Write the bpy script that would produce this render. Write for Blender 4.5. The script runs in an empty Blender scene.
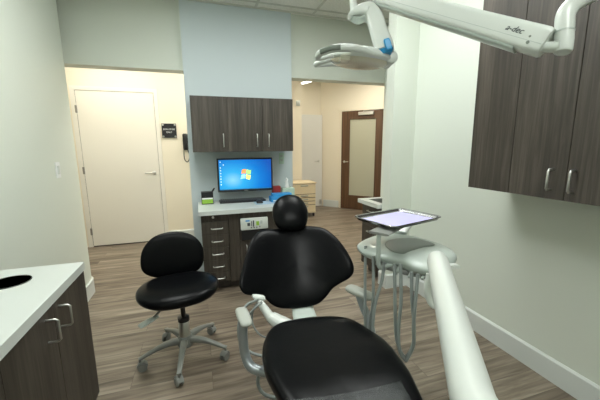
import bpy, bmesh, math, random
from mathutils import Vector, Matrix
random.seed(4)
PI = math.pi
S = bpy.context.scene
COL = S.collection

# ------------------------------------------------------------------ camera
YAW, PITCH, ROLL, FPX, H = math.radians(17.7), math.radians(9.8), math.radians(-0.45), 313.0, 1.36
FW = Vector((math.sin(YAW)*math.cos(PITCH), math.cos(YAW)*math.cos(PITCH), -math.sin(PITCH)))
R0 = Vector((math.cos(YAW), -math.sin(YAW), 0)); U0 = R0.cross(FW)
RI = math.cos(ROLL)*R0 + math.sin(ROLL)*U0
UP = -math.sin(ROLL)*R0 + math.cos(ROLL)*U0
EYE = Vector((0, 0, H))
cd = bpy.data.cameras.new('camera'); cam = bpy.data.objects.new('camera', cd); COL.objects.link(cam)
M = Matrix((RI, UP, -FW)).transposed().to_4x4(); M.translation = EYE
cam.matrix_world = M
cd.sensor_width = 36; cd.lens = FPX/600*36; cd.clip_start = .02; cd.clip_end = 60
S.camera = cam
def ray(x, y): return FW + RI*((x-300)/FPX) - UP*((y-200)/FPX)
def dep(x, y, d): return EYE + ray(x, y)*d            # point at a depth
def on(x, y, ax, v):                                   # point on a world plane
    r = ray(x, y); return EYE + r*((v-EYE[ax])/r[ax])

# ------------------------------------------------------------------ materials
def mat(name, col, rough=.5, metal=0, spec=.5, coat=0, emit=0, bump=0, bscale=200, trans=0, alpha=1, ecol=None):
    m = bpy.data.materials.new(name); m.use_nodes = True
    n = m.node_tree.nodes; l = m.node_tree.links; b = n['Principled BSDF']
    b.inputs['Base Color'].default_value = (*col, 1); b.inputs['Roughness'].default_value = rough
    b.inputs['Metallic'].default_value = metal; b.inputs['Specular IOR Level'].default_value = spec
    b.inputs['Coat Weight'].default_value = coat; b.inputs['Alpha'].default_value = alpha
    b.inputs['Transmission Weight'].default_value = trans
    if emit:
        b.inputs['Emission Color'].default_value = (*(ecol or col), 1); b.inputs['Emission Strength'].default_value = emit
    tc = n.new('ShaderNodeTexCoord'); no = n.new('ShaderNodeTexNoise')
    no.inputs['Scale'].default_value = bscale; no.inputs['Detail'].default_value = 4
    l.new(tc.outputs['Object'], no.inputs['Vector'])
    if bump:
        bp = n.new('ShaderNodeBump'); bp.inputs['Strength'].default_value = bump; bp.inputs['Distance'].default_value = .002
        l.new(no.outputs['Fac'], bp.inputs['Height']); l.new(bp.outputs['Normal'], b.inputs['Normal'])
    return m
def ramp(n, stops):
    r = n.new('ShaderNodeValToRGB'); e = r.color_ramp.elements
    while len(e) > 1: e.remove(e[0])
    e[0].position, e[0].color = stops[0][0], (*stops[0][1], 1)
    for p, c in stops[1:]:
        q = e.new(p); q.color = (*c, 1)
    return r
def wood(name, cols, scale, axis, rough=.45, wide=1.0):
    """streaky laminate; axis = direction of the grain"""
    m = mat(name, cols[0], rough); n = m.node_tree.nodes; l = m.node_tree.links; b = n['Principled BSDF']
    tc = n.new('ShaderNodeTexCoord'); mp = n.new('ShaderNodeMapping')
    sc = [scale]*3; sc[axis] = scale*.035; mp.inputs['Scale'].default_value = sc
    l.new(tc.outputs['Object'], mp.inputs['Vector'])
    n1 = n.new('ShaderNodeTexNoise'); n1.inputs['Scale'].default_value = 1; n1.inputs['Detail'].default_value = 6; n1.inputs['Roughness'].default_value = .65; n1.inputs['Distortion'].default_value = .5
    l.new(mp.outputs['Vector'], n1.inputs['Vector'])
    mp2 = n.new('ShaderNodeMapping'); s2 = [scale*.12*wide]*3; s2[axis] = scale*.012; mp2.inputs['Scale'].default_value = s2
    l.new(tc.outputs['Object'], mp2.inputs['Vector'])
    n2 = n.new('ShaderNodeTexNoise'); n2.inputs['Scale'].default_value = 1; n2.inputs['Detail'].default_value = 3; n2.inputs['Distortion'].default_value = 1.2
    l.new(mp2.outputs['Vector'], n2.inputs['Vector'])
    mx = n.new('ShaderNodeMath'); mx.operation = 'MULTIPLY_ADD'; mx.inputs[1].default_value = .6
    h = n.new('ShaderNodeMath'); h.operation = 'MULTIPLY'; h.inputs[1].default_value = .4
    l.new(n2.outputs['Fac'], h.inputs[0]); l.new(n1.outputs['Fac'], mx.inputs[0]); l.new(h.outputs[0], mx.inputs[2])
    r = ramp(n, [(.33, cols[0]), (.5, cols[1]), (.66, cols[2])]); l.new(mx.outputs[0], r.inputs['Fac'])
    l.new(r.outputs['Color'], b.inputs['Base Color'])
    return m
def floor_mat():
    m = mat('plank_floor', (.3, .25, .2), .38); n = m.node_tree.nodes; l = m.node_tree.links; b = n['Principled BSDF']
    tc = n.new('ShaderNodeTexCoord')
    br = n.new('ShaderNodeTexBrick'); br.inputs['Scale'].default_value = 1; br.inputs['Brick Width'].default_value = 1.22
    br.inputs['Row Height'].default_value = .15; br.inputs['Mortar Size'].default_value = .0012; br.inputs['Mortar Smooth'].default_value = .2
    br.offset = .37; br.offset_frequency = 2
    br.inputs['Color1'].default_value = (.25, .25, .25, 1); br.inputs['Color2'].default_value = (.75, .75, .75, 1); br.inputs['Mortar'].default_value = (.5, .5, .5, 1)
    l.new(tc.outputs['Object'], br.inputs['Vector'])
    wv = n.new('ShaderNodeVectorMath'); wv.operation = 'MULTIPLY_ADD'     # shift the grain from plank to plank
    l.new(br.outputs['Color'], wv.inputs[0]); wv.inputs[1].default_value = (7, 3, 0); l.new(tc.outputs['Object'], wv.inputs[2])
    mp = n.new('ShaderNodeMapping'); mp.inputs['Scale'].default_value = (1.6, 30, 1); l.new(wv.outputs[0], mp.inputs['Vector'])
    n1 = n.new('ShaderNodeTexNoise'); n1.inputs['Scale'].default_value = 1; n1.inputs['Detail'].default_value = 7; n1.inputs['Roughness'].default_value = .62; n1.inputs['Distortion'].default_value = .6
    l.new(mp.outputs['Vector'], n1.inputs['Vector'])
    mp2 = n.new('ShaderNodeMapping'); mp2.inputs['Scale'].default_value = (.9, 7, 1); l.new(wv.outputs[0], mp2.inputs['Vector'])
    n2 = n.new('ShaderNodeTexNoise'); n2.inputs['Scale'].default_value = 1; n2.inputs['Detail'].default_value = 3; n2.inputs['Distortion'].default_value = 2
    l.new(mp2.outputs['Vector'], n2.inputs['Vector'])
    a = n.new('ShaderNodeMath'); a.operation = 'MULTIPLY'; a.inputs[1].default_value = .5; l.new(n1.outputs['Fac'], a.inputs[0])
    c = n.new('ShaderNodeMath'); c.operation = 'MULTIPLY_ADD'; c.inputs[1].default_value = .36; l.new(n2.outputs['Fac'], c.inputs[0]); l.new(a.outputs[0], c.inputs[2])
    d = n.new('ShaderNodeMath'); d.operation = 'MULTIPLY_ADD'; d.inputs[1].default_value = .14; l.new(br.outputs['Color'], d.inputs[0]); l.new(c.outputs[0], d.inputs[2])
    r = ramp(n, [(.34, FLOORC[0]), (.44, FLOORC[1]), (.54, FLOORC[2]), (.66, FLOORC[3])])
    l.new(d.outputs[0], r.inputs['Fac'])
    mm = n.new('ShaderNodeMix'); mm.data_type = 'RGBA'; l.new(br.outputs['Fac'], mm.inputs[0]); l.new(r.outputs['Color'], mm.inputs[6]); mm.inputs[7].default_value = (.1, .075, .055, 1)
    l.new(mm.outputs[2], b.inputs['Base Color'])
    return m
FLOORC = [(.055, .040, .028), (.155, .120, .088), (.25, .205, .155), (.40, .34, .27)]
def ceil_mat():
    m = mat('ceiling_tile', (.72, .72, .68), .9); n = m.node_tree.nodes; l = m.node_tree.links; b = n['Principled BSDF']
    tc = n.new('ShaderNodeTexCoord'); no = n.new('ShaderNodeTexNoise'); no.inputs['Scale'].default_value = 60
    l.new(tc.outputs['Object'], no.inputs['Vector'])
    r = ramp(n, [(.3, (.78, .79, .74)), (.6, (.86, .87, .82))]); l.new(no.outputs['Fac'], r.inputs['Fac']); l.new(r.outputs['Color'], b.inputs['Base Color'])
    return m
def screen_mat():
    """blue desktop picture, lighter towards lower left, as shown on a lit display"""
    m = mat('screen_blue', (.0, .0, .0), .2); n = m.node_tree.nodes; l = m.node_tree.links; b = n['Principled BSDF']
    tc = n.new('ShaderNodeTexCoord'); mp = n.new('ShaderNodeMapping')
    mp.inputs['Location'].default_value = (.30, 0, .15); l.new(tc.outputs['Object'], mp.inputs['Vector'])
    g = n.new('ShaderNodeTexGradient'); g.gradient_type = 'SPHERICAL'
    mp.inputs['Scale'].default_value = (2.3, 1, 3.0); l.new(mp.outputs['Vector'], g.inputs['Vector'])
    r = ramp(n, [(0, (.0, .09, .50)), (.35, (.0, .22, .72)), (.75, (.04, .48, .92)), (1, (.30, .75, 1))])
    l.new(g.outputs['Fac'], r.inputs['Fac']); l.new(r.outputs['Color'], b.inputs['Emission Color']); b.inputs['Emission Strength'].default_value = 1.0*LUM
    return m
LUM = 1.05
WALLC = (.71, .755, .68)
mt = dict(
    wall=mat('green_grey_paint', WALLC, .55, bump=.05, bscale=400),
    blue=mat('pale_blue_paint', (.61, .69, .72), .55, bump=.05, bscale=400),
    cream=mat('cream_paint', (.88, .815, .67), .6, bump=.05, bscale=400),
    trim=mat('white_trim_paint', (.70, .74, .72), .4),
    wdoor=mat('off_white_door_paint', (.86, .83, .75), .4),
    gdoor=mat('pale_grey_door_paint', (.80, .80, .76), .4),
    ceil=ceil_mat(), tbar=mat('ceiling_grid_white', (.62, .63, .58), .5), floor=floor_mat(),
    lam=wood('grey_brown_laminate', [(.020, .016, .012), (.051, .042, .033), (.098, .083, .067)], 60, 2, .45),
    lamx=wood('grey_brown_laminate_horizontal', [(.020, .016, .012), (.051, .042, .033), (.098, .083, .067)], 42, 0, .42),
    carc=mat('dark_cabinet_carcass', (.02, .018, .016), .6),
    under=mat('cabinet_underside', (.16, .14, .12), .6),
    stone=mat('white_solid_surface', (.62, .66, .63), .3, bump=.03, bscale=500),
    steel=mat('brushed_nickel', (.62, .62, .60), .28, 1), chrome=mat('chrome', (.7, .7, .7), .12, 1),
    grey=mat('grey_enamel', (.25, .26, .24), .35), tubeM=mat('grey_metal_tube', (.40, .44, .46), .32, .5), casterM=mat('caster_grey', (.24, .25, .235), .45), shade=mat('dark_gap_shade', (.10, .09, .08), .8), hingeM=mat('dull_steel', (.30, .29, .26), .4, .8), black=mat('black_vinyl', (.003, .0034, .004), .30, spec=.13, bump=.9, bscale=9),
    bplast=mat('black_plastic', (.012, .012, .014), .35), white=mat('white_plastic', (.66, .70, .66), .28, coat=.2),
    pgrey=mat('pale_grey_plastic', (.46, .52, .48), .30, coat=.25), mid=mat('grey_rubber_mat', (.20, .23, .20), .35),
    hose=mat('grey_hose', (.24, .27, .26), .4), blueP=mat('bright_blue_plastic', (.02, .30, .62), .35),
    tray=mat('steel_tray', (.42, .42, .43), .25, 1), purple=mat('lilac_tray_paper', (.50, .48, .78), .8),
    brown=wood('brown_door_wood', [(.07, .035, .016), (.12, .062, .030), (.18, .098, .050)], 30, 2, .4),
    frost=mat('frosted_glass', (.50, .50, .38), .45, spec=.6),
    cart=mat('cream_laminate_cart', (.80, .68, .46), .45), lens=mat('amber_lamp_lens', (.66, .62, .50), .15, coat=.5),
    arm=mat('armrest_grey', (.40, .42, .38), .5), screen=screen_mat(),
    gcard=mat('lime_green_card', (.30, .55, .06), .6), red=mat('dark_red_card', (.30, .03, .03), .6),
    bbox=mat('blue_printed_card', (.03, .28, .62), .5), tissue=mat('white_tissue', (.85, .87, .86), .9),
    tgreen=mat('pale_green_card', (.50, .66, .55), .6), pad=mat('pale_blue_mouse_mat', (.42, .56, .66), .7),
    dark=mat('near_black_recess', (.008, .008, .009), .5), ink=mat('dark_ink', (.06, .07, .08), .5), silverink=mat('silver_lettering', (.5, .5, .5), .4),
    orange=mat('logo_orange', (.9, .25, .05), .5, emit=LUM, ecol=(.95, .35, .12)), lgreen=mat('logo_green', (.3, .7, .1), .5, emit=LUM, ecol=(.45, .85, .25)),
    lblue=mat('logo_blue', (.2, .5, .9), .5, emit=LUM, ecol=(.35, .75, 1)), lyel=mat('logo_yellow', (.9, .8, .1), .5, emit=LUM, ecol=(1, .85, .25)),
    icon=mat('icon_white', (.7, .8, .9), .5, emit=LUM, ecol=(.75, .85, .95)),
    lampW=mat('ceiling_diffuser_cool', (.9, .9, .9), .5, emit=14.5, ecol=(.97, 1.0, .965)),
    lampN=mat('far_corridor_diffuser', (.9, .9, .9), .5, emit=8, ecol=(1, .95, .82)),
    lampC=mat('corridor_diffuser_warm', (.9, .9, .9), .5, emit=31, ecol=(1, .94, .82)),
)
# thin transparent film
film = mat('clear_film', (.5, .55, .55), .3, spec=.2, alpha=.05); mt['film'] = film

# ------------------------------------------------------------------ mesh helpers
def BM(): return bmesh.new()
def box(bm, x0, x1, y0, y1, z0, z1, bev=0, M=None):
    r = bmesh.ops.create_cube(bm, size=1)
    vs = r['verts']
    for v in vs: v.co = Vector((x0+(v.co.x+.5)*(x1-x0), y0+(v.co.y+.5)*(y1-y0), z0+(v.co.z+.5)*(z1-z0)))
    if bev:
        es = list({e for v in vs for e in v.link_edges})
        rr = bmesh.ops.bevel(bm, geom=es, offset=bev, segments=2, affect='EDGES', profile=.5)
        vs = list({v for f in rr['faces'] for v in f.verts} | {v for v in vs if v.is_valid})
    if M: bmesh.ops.transform(bm, matrix=M, verts=vs)
    return bm
def loft(bm, rings, caps=True, closed=False):
    vr = [[bm.verts.new(p) for p in r] for r in rings]; n = len(rings[0])
    seq = list(zip(vr, vr[1:])) + ([(vr[-1], vr[0])] if closed else [])
    for a, b in seq:
        for i in range(n): bm.faces.new((a[i], a[(i+1) % n], b[(i+1) % n], b[i]))
    if caps and not closed: bm.faces.new(list(reversed(vr[0]))); bm.faces.new(vr[-1])
    return vr
def spline(P, sub=6, closed=False):
    P = [Vector(p) for p in P]; n = len(P); out = []
    rng = range(n) if closed else range(n-1)
    for i in rng:
        g = (lambda k: P[k % n]) if closed else (lambda k: P[max(0, min(n-1, k))])
        a, b, c, d = g(i-1), g(i), g(i+1), g(i+2)
        for k in range(sub):
            t = k/sub
            out.append(.5*((2*b)+(c-a)*t+(2*a-5*b+4*c-d)*t*t+(3*b-a-3*c+d)*t**3))
    if not closed: out.append(P[-1])
    return out
def frames(P, up=None):
    T = []
    for i in range(len(P)):
        T.append((P[min(i+1, len(P)-1)]-P[max(i-1, 0)]).normalized())
    u = Vector(up) if up else (Vector((0, 0, 1)) if abs(T[0].z) < .9 else Vector((1, 0, 0)))
    out = []
    for t in T:
        u = (u - t*u.dot(t)).normalized(); out.append((t, u, t.cross(u)))
    return out
def tube(bm, P, r, seg=12, sm=6):
    R_ = r if isinstance(r, (list, tuple)) else [r]*len(P)
    Q = spline(P, sm) if sm > 1 and len(P) > 2 else [Vector(p) for p in P]
    rr = []
    for i in range(len(Q)):
        f = i/(len(Q)-1)*(len(P)-1); k = min(int(f), len(P)-2); rr.append(R_[k]+(R_[k+1]-R_[k])*(f-k))
    loft(bm, [[p+(u*math.cos(a)+w*math.sin(a))*rad for a in [2*PI*j/seg for j in range(seg)]] for p, rad, (t, u, w) in zip(Q, rr, frames(Q))])
    return bm
def bar(bm, P, secs, up=(0, 0, 1), n=20, ex=3.2, sm=6):
    """superellipse section (half width, half height) swept along P"""
    Q = spline(P, sm) if sm > 1 and len(P) > 2 else [Vector(p) for p in P]
    rings = []
    for i, (p, (t, u, w)) in enumerate(zip(Q, frames(Q, up))):
        f = i/(len(Q)-1)*(len(P)-1); k = min(int(f), len(P)-2); a = f-k
        hw = secs[k][0]*(1-a)+secs[k+1][0]*a; hh = secs[k][1]*(1-a)+secs[k+1][1]*a
        ring = []
        for j in range(n):
            th = 2*PI*j/n; c, s = math.cos(th), math.sin(th)
            ring.append(p + w*(hw*math.copysign(abs(c)**(2/ex), c)) + u*(hh*math.copysign(abs(s)**(2/ex), s)))
        rings.append(ring)
    loft(bm, rings); return bm
def lathe(bm, prof, c=(0, 0, 0), seg=24, M=None):
    c = Vector(c); rings = [[c+Vector((r*math.cos(a), r*math.sin(a), z)) for a in [2*PI*j/seg for j in range(seg)]] for r, z in prof]
    if M: rings = [[M @ p for p in r] for r in rings]
    loft(bm, rings); return bm
def prism(bm, poly, z0, z1):
    loft(bm, [[Vector((x, y, z0)) for x, y in poly], [Vector((x, y, z1)) for x, y in poly]]); return bm
def pad(bm, outline, tf, tb, fmap, sub=5, p=3.0, c=None, edge=.5):
    """cushion: a closed outline in (u,v) inflated by tf to the front and tb to the back; fmap(u,v,w) -> point"""
    O_ = spline([(a, b, 0) for a, b in outline], sub, True); n = len(O_)
    cx, cy = c or (sum(q.x for q in O_)/n, sum(q.y for q in O_)/n)
    ss = [.06, .3, .5, .68, .8, .88, .94, .975, .993, 1]
    def ring(s, t):
        h = t*(1-s**p)**edge if s < 1 else 0
        return [Vector(fmap(cx+(q.x-cx)*s, cy+(q.y-cy)*s, h)) for q in O_]
    rings = [ring(s, tf) for s in ss] + [ring(s, -tb) for s in reversed(ss[:-1])]
    loft(bm, rings); return bm
def obj(name, bm, m, parent=None, smooth=None, loc=None, label=None):
    bmesh.ops.recalc_face_normals(bm, faces=bm.faces)
    me = bpy.data.meshes.new(name); bm.to_mesh(me); bm.free()
    o = bpy.data.objects.new(name, me); COL.objects.link(o)
    for mm in (m if isinstance(m, list) else [m]): me.materials.append(mt[mm] if isinstance(mm, str) else mm)
    if smooth is not None:
        me.shade_smooth()
        if smooth < 180: me.set_sharp_from_angle(angle=math.radians(smooth))
    if parent: o.parent = parent
    if loc: o.location = loc
    if label: o['label'] = label
    return o
def thing(name, label, cat, loc=(0, 0, 0), rotz=0, group=None):
    o = bpy.data.objects.new(name, None); COL.objects.link(o); o.empty_display_size = .1
    o.location = loc; o.rotation_euler = (0, 0, rotz); o['label'] = label; o['category'] = cat
    if group: o['group'] = group
    return o
def tag(o, label, cat, group=None):
    o['label'] = label; o['category'] = cat
    if group: o['group'] = group
    return o
def struct(name, bm, m, smooth=None):
    o = obj(name, bm, m, None, smooth); o['kind'] = 'structure'; return o
def text(name, s, m, size, mtx, parent, shear=0, ext=.0006):
    cu = bpy.data.curves.new(name, 'FONT'); cu.body = s; cu.size = size; cu.extrude = ext; cu.align_x = 'CENTER'; cu.align_y = 'CENTER'; cu.shear = shear
    t = bpy.data.objects.new(name, cu); COL.objects.link(t)
    dg = bpy.context.evaluated_depsgraph_get(); me = bpy.data.meshes.new_from_object(t.evaluated_get(dg))
    bpy.data.objects.remove(t)
    o = bpy.data.objects.new(name, me); COL.objects.link(o); me.materials.clear(); me.materials.append(mt[m])
    for v in me.vertices: v.co = mtx @ v.co
    o.parent = parent
    return o
def inv(root): return Matrix.Translation(root.location) @ root.rotation_euler.to_matrix().to_4x4()

# ------------------------------------------------------------------ room shell
CEIL = 2.735; XR = 1.88; XL = -1.035
YB = 3.40
b = BM(); box(b, -3.2, 4.8, -1.9, 7.6, -.1, 0); struct('floor', b, 'floor')
b = BM(); box(b, -3.2, 4.8, -1.9, 7.6, CEIL, CEIL+.1); struct('ceiling', b, 'ceil')
# ceiling grid
b = BM()
for k in range(-3, 4): 
    x = .63+k*.61
    if XL < x < 2.2: box(b, x-.012, x+.012, -1.5, YB-.002, CEIL-.006, CEIL-.0005)
for k in range(0, 5):
    y = 3.27-k*1.22
    if y > -1.5: box(b, XL+.02, XR-.02 if y < 2.4 else 2.18, y-.012, y+.012, CEIL-.0065, CEIL-.0005)
box(b, XL+.01, 2.18, YB-.022, YB-.001, CEIL-.012, CEIL-.0005)
struct('trim_1', b, 'tbar')
# left wall with a bullnose end
def slab(poly, z0, z1): b = BM(); prism(b, poly, z0, z1); return b
YE = 3.36; rr = .11
arc = [(XL-rr+rr*math.cos(a), YE-rr+rr*math.sin(a)) for a in [k*PI/2/10 for k in range(11)]]
struct('wall_left', slab([(XL-.16, -1.5), (XL, -1.5)] + arc + [(-3.1, YE), (-3.1, YE-.12), (XL-.16, YE-.12)], 0, CEIL), 'wall', 40)
r2 = rr+.016
arc2 = [(XL-rr+r2*math.cos(a), YE-rr+r2*math.sin(a)) for a in [k*PI/2/10 for k in range(11)]]
arcI = list(reversed(arc))
b = BM(); bb_poly = [(XL+.016, 1.84)] + arc2 + [(-1.6, YE+.016), (-1.6, YE)] + arcI + [(XL, 1.84)]
prism(b, bb_poly, 0, .135); struct('baseboard_left', b, 'trim', 40)
# right wall, pier, alcove
b = BM(); box(b, XR, XR+.15, -1.5, 2.45, 0, CEIL); struct('wall_right', b, 'wall')
b = BM(); box(b, 1.645, 2.3, 2.45, 2.57, 0, CEIL); struct('wall_pier', b, 'wall')
b = BM(); box(b, 2.18, 2.3, 2.57, 3.45, 0, CEIL); struct('wall_alcove', b, 'wall')
def board(b, x0, y0, x1, y1, h=.14, t=.014):
    d = Vector((x1-x0, y1-y0, 0)); L = d.length; a = math.atan2(d.y, d.x)
    Mx = Matrix.Translation((x0, y0, 0)) @ Matrix.Rotation(a, 4, 'Z')
    vs = [(0, 0), (t, 0), (t, h-.012), (t*.35, h), (0, h)]
    loft(b, [[Mx @ Vector((0, -u, z)) for u, z in vs], [Mx @ Vector((L, -u, z)) for u, z in vs]])
b = BM(); board(b, XR, 2.45, XR, -1.5); struct('baseboard_right', b, 'trim')
b = BM(); board(b, 1.631, 2.45, XR-.014, 2.45); board(b, 1.645, 2.57, 1.645, 2.45); struct('baseboard_pier', b, 'trim')
# back of the treatment room, behind the camera
b = BM(); box(b, XL-.16, XR+.15, -1.62, -1.5, 0, CEIL); struct('wall_back', b, 'wall')
# accent wall and headers
b = BM(); box(b, -.095, 1.0, YB, YB+.15, 0, CEIL); struct('wall_center', b, 'blue')
b = BM(); box(b, -3.1, -.095, YB+.05, YB+.2, 2.10, CEIL); struct('wall_header_left', b, 'wall')
b = BM(); box(b, 1.0, 4.2, YB+.05, YB+.2, 2.095, CEIL); struct('wall_header_right', b, 'wall')
# corridor
YD = 4.86
b = BM(); box(b, -3.1, 1.3, YD, YD+.15, 0, CEIL); box(b, 1.15, 1.3, YD+.15, 6.12, 0, CEIL); struct('wall_corridor', b, 'cream')
b = BM(); box(b, 1.3, 2.0, 6.12, 6.27, 0, CEIL); box(b, 1.85, 2.0, 6.27, 6.62, 0, CEIL); struct('wall_far', b, 'cream')
b = BM(); box(b, 1.85, 2.75, 6.62, 6.75, 0, CEIL); struct('wall_end', b, 'cream')
A0 = Vector((2.64, 6.58, 0)); AD = Vector((.655, -.756, 0)).normalized()
AM = Matrix.Translation(A0) @ Matrix.Rotation(math.atan2(AD.y, AD.x), 4, 'Z')
b = BM(); box(b, -.15, 2.6, 0, .14, 0, CEIL, M=AM); struct('wall_angle', b, 'cream')
b = BM(); box(b, 4.3, 4.45, 3.3, 4.9, 0, CEIL); struct('wall_corridor_right', b, 'cream')
b = BM(); box(b, 4.2, 4.45, 3.3, 3.6, 0, CEIL); struct('wall_corridor_corner', b, 'cream')
b = BM(); box(b, -3.2, -3.1, 3.2, 5.0, 0, CEIL); struct('wall_corridor_left', b, 'cream')
b = BM(); board(b, -3.1, YD, -1.56, YD); board(b, -.48, YD, 1.3, YD); struct('baseboard_corridor', b, 'trim')
b = BM()
p0 = AM @ Vector((0.03, 0, 0)); p1 = AM @ Vector((.40, 0, 0)); board(b, p0.x, p0.y, p1.x, p1.y, .15)
p0 = AM @ Vector((1.42, 0, 0)); p1 = AM @ Vector((2.4, 0, 0)); board(b, p0.x, p0.y, p1.x, p1.y, .15)
struct('baseboard_angle', b, 'trim')

# ------------------------------------------------------------------ doors
def lever(parent, M_, side, m='steel', label=None):
    b = BM()
    lathe(b, [(.0, 0), (.026, 0), (.026, .006), (.02, .012), (.0, .012)][1:], seg=20, M=M_ @ Matrix.Rotation(PI/2, 4, 'X'))
    tube(b, [M_ @ Vector(p) for p in ((0, 0, 0), (0, -.03, 0), (side*.01, -.046, 0), (side*.04, -.05, 0), (side*.11, -.048, .004))], .009, 10)
    return obj('door_handle', b, m, parent, 60)
def hinges(parent, M_, zs, m='hingeM'):
    for z in zs:
        b = BM(); box(b, -.012, .012, -.006, .001, z-.045, z+.045, M=M_); tube(b, [M_ @ Vector((0, -.008, z-.048)), M_ @ Vector((0, -.008, z+.048))], .007, 10, 1)
        obj('hinge', b, m, parent, 60)
# white corridor door (slab, frame)
XA, XB = -1.462, -.545
d1 = BM(); box(d1, XA, XB, YD-.006, YD+.03, .012, 2.085, .002); d1 = struct('door_1', d1, 'wdoor')
b = BM()
for x0, x1 in ((XA-.055, XA-.004), (XB+.004, XB+.055)): box(b, x0, x1, YD-.014, YD-.0005, 0, 2.089)
box(b, XA-.055, XB+.055, YD-.014, YD-.0005, 2.089, 2.14)
obj('door_frame', b, 'wdoor', d1)
b = BM(); box(b, XA-.004, XB+.004, YD-.0012, YD-.0004, .012, 2.089); obj('gap_shade', b, 'shade', d1)  # dark sheet behind the slab, painted shadow for the gap around the door
lever(d1, Matrix.Translation((XB-.07, YD-.006, 1.0)), -1)
hinges(d1, Matrix.Translation((XA-.004, YD-.016, 0)), (.22, 1.06, 1.85))
b = BM(); box(b, XA, XB, YD-.0055, YD, 0, .011); obj('threshold', b, 'bplast', d1)
# grey door standing at the end
d2 = BM(); box(d2, 2.06, 2.615, 6.55, 6.59, .012, 2.02, .002); d2 = struct('door_2', d2, 'gdoor')
lever(d2, Matrix.Translation((2.53, 6.55, 1.03)), -1)
hinges(d2, Matrix.Translation((2.1, 6.548, 0)), (1.85,))
b = BM(); box(b, 2.55, 2.60, 6.545, 6.549, .06, .16); obj('kick_stop', b, 'steel', d2)
# brown door with a frosted pane, in the angled wall
d3 = BM(); W0, W1 = .475, 1.375
DM = AM @ Matrix.Translation((0, -.03, 0))
for x0, x1, z0, z1 in ((W0, W0+.17, .01, 2.06), (W1-.15, W1, .01, 2.06), (W0+.17, W1-.15, .01, .30), (W0+.17, W1-.15, 1.90, 2.06)):
    box(d3, x0, x1, -.022, .022, z0, z1, .002, M=DM)
d3 = struct('door_3', d3, 'brown')
b = BM(); box(b, W0+.165, W1-.145, -.006, .006, .295, 1.905, M=DM); obj('glass_pane', b, 'frost', d3)
b = BM()
for x0, x1, z0, z1 in ((W0+.165, W0+.185, .29, 1.91), (W1-.165, W1-.145, .29, 1.91), (W0+.185, W1-.165, .29, .31), (W0+.185, W1-.165, 1.89, 1.91)): box(b, x0, x1, -.028, -.004, z0, z1, .003, M=DM)
obj('glazing_bead', b, 'brown', d3)
b = BM()
for x0, x1 in ((W0-.05, W0-.004), (W1+.004, W1+.05)): box(b, x0, x1, -.03, -.0005, 0, 2.12, .002, M=AM)
box(b, W0-.05, W1+.05, -.03, -.0005, 2.066, 2.12, .002, M=AM)
obj('door_frame', b, 'cream', d3)
lever(d3, DM @ Matrix.Translation((W0+.07, -.022, 1.02)), 1)
hinges(d3, DM @ Matrix.Translation((W1-.004, -.026, 0)), (.3, 1.1, 1.85))
b = BM(); box(b, W1-.52, W1-.2, -.075, -.023, 1.965, 2.03, .006, M=DM); c1 = obj('door_closer', b, 'steel', d3)
b = BM(); tube(b, [DM @ Vector(p) for p in ((W1-.42, -.05, 2.03), (W1-.42, -.05, 2.045), (W1-.1, -.09, 2.05), (W1-.02, -.04, 2.06))], .008, 8, 1); obj('closer_arm', b, 'steel', c1)

# ------------------------------------------------------------------ ceiling lights
def troffer(x, y, w, l, m, lab, grp):
    t = thing('ceiling_light', lab, 'ceiling light', (x, y, CEIL), 0, grp)
    b = BM(); 
    for x0, x1, y0, y1 in ((-w/2, w/2, -l/2, -l/2+.02), (-w/2, w/2, l/2-.02, l/2), (-w/2, -w/2+.02, -l/2+.02, l/2-.02), (w/2-.02, w/2, -l/2+.02, l/2-.02)): box(b, x0, x1, y0, y1, -.022, -.0005)
    obj('frame', b, 'tbar', t)
    b = BM(); box(b, -w/2+.02, w/2-.02, -l/2+.02, l/2-.02, -.016, -.008); obj('diffuser', b, m, t)
    return t
for x, y, lab in ((-.15, 1.75, 'square edged ceiling light over the left half of the room'), (1.07, 1.75, 'ceiling light over the dental chair'), (.46, -.5, 'ceiling light behind the camera')):
    troffer(x, y, .56, 1.1, 'lampW', lab, 'ceiling lights of the treatment room')
for x, y, w, l, lab in ((-1.0, 4.1, .9, .3, 'corridor ceiling light in front of the white door'), (.6, 4.25, .9, .3, 'corridor ceiling light behind the blue wall'), (2.2, 4.5, .9, .3, 'corridor ceiling light over the passage'), (2.9, 5.2, .5, .3, 'corridor ceiling light near the brown door')):
    troffer(x, y, w, l, 'lampC', lab, 'corridor ceiling lights')
t = thing('hanging_lamp', 'narrow lit strip lamp glimpsed below the header at the end of the corridor', 'lamp', (2.15, 6.11, 2.6), math.atan2(-.454, .174))
b = BM(); box(b, -.24, .24, -.045, .045, .012, .05, .003); obj('housing', b, 'tbar', t)
b = BM(); box(b, -.235, .235, -.04, .04, 0, .0115); obj('diffuser', b, 'lampN', t)
for x in (-.2, .2):
    b = BM(); tube(b, [(x, 0, .05), (x, 0, CEIL-2.6-.0005)], .002, 8, 1); obj('suspension_wire', b, 'steel', t)

# ------------------------------------------------------------------ cabinets
def vbar(M_, z0, z1, r=.005, out=.03):
    """bow handle, vertical, sticking out along -y of M_"""
    b = BM(); tube(b, [M_ @ Vector(p) for p in ((0, 0, z0), (0, -out*.8, z0), (0, -out, z0+.008), (0, -out, z1-.008), (0, -out*.8, z1), (0, 0, z1))], r, 8, 1); return b
def hbar(M_, x0, x1, z, r=.005, out=.028):
    b = BM(); tube(b, [M_ @ Vector(p) for p in ((x0, 0, z), (x0, -out*.8, z), (x0+.01, -out, z), (x1-.01, -out, z), (x1, -out*.8, z), (x1, 0, z))], r, 8, 1); return b
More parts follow.
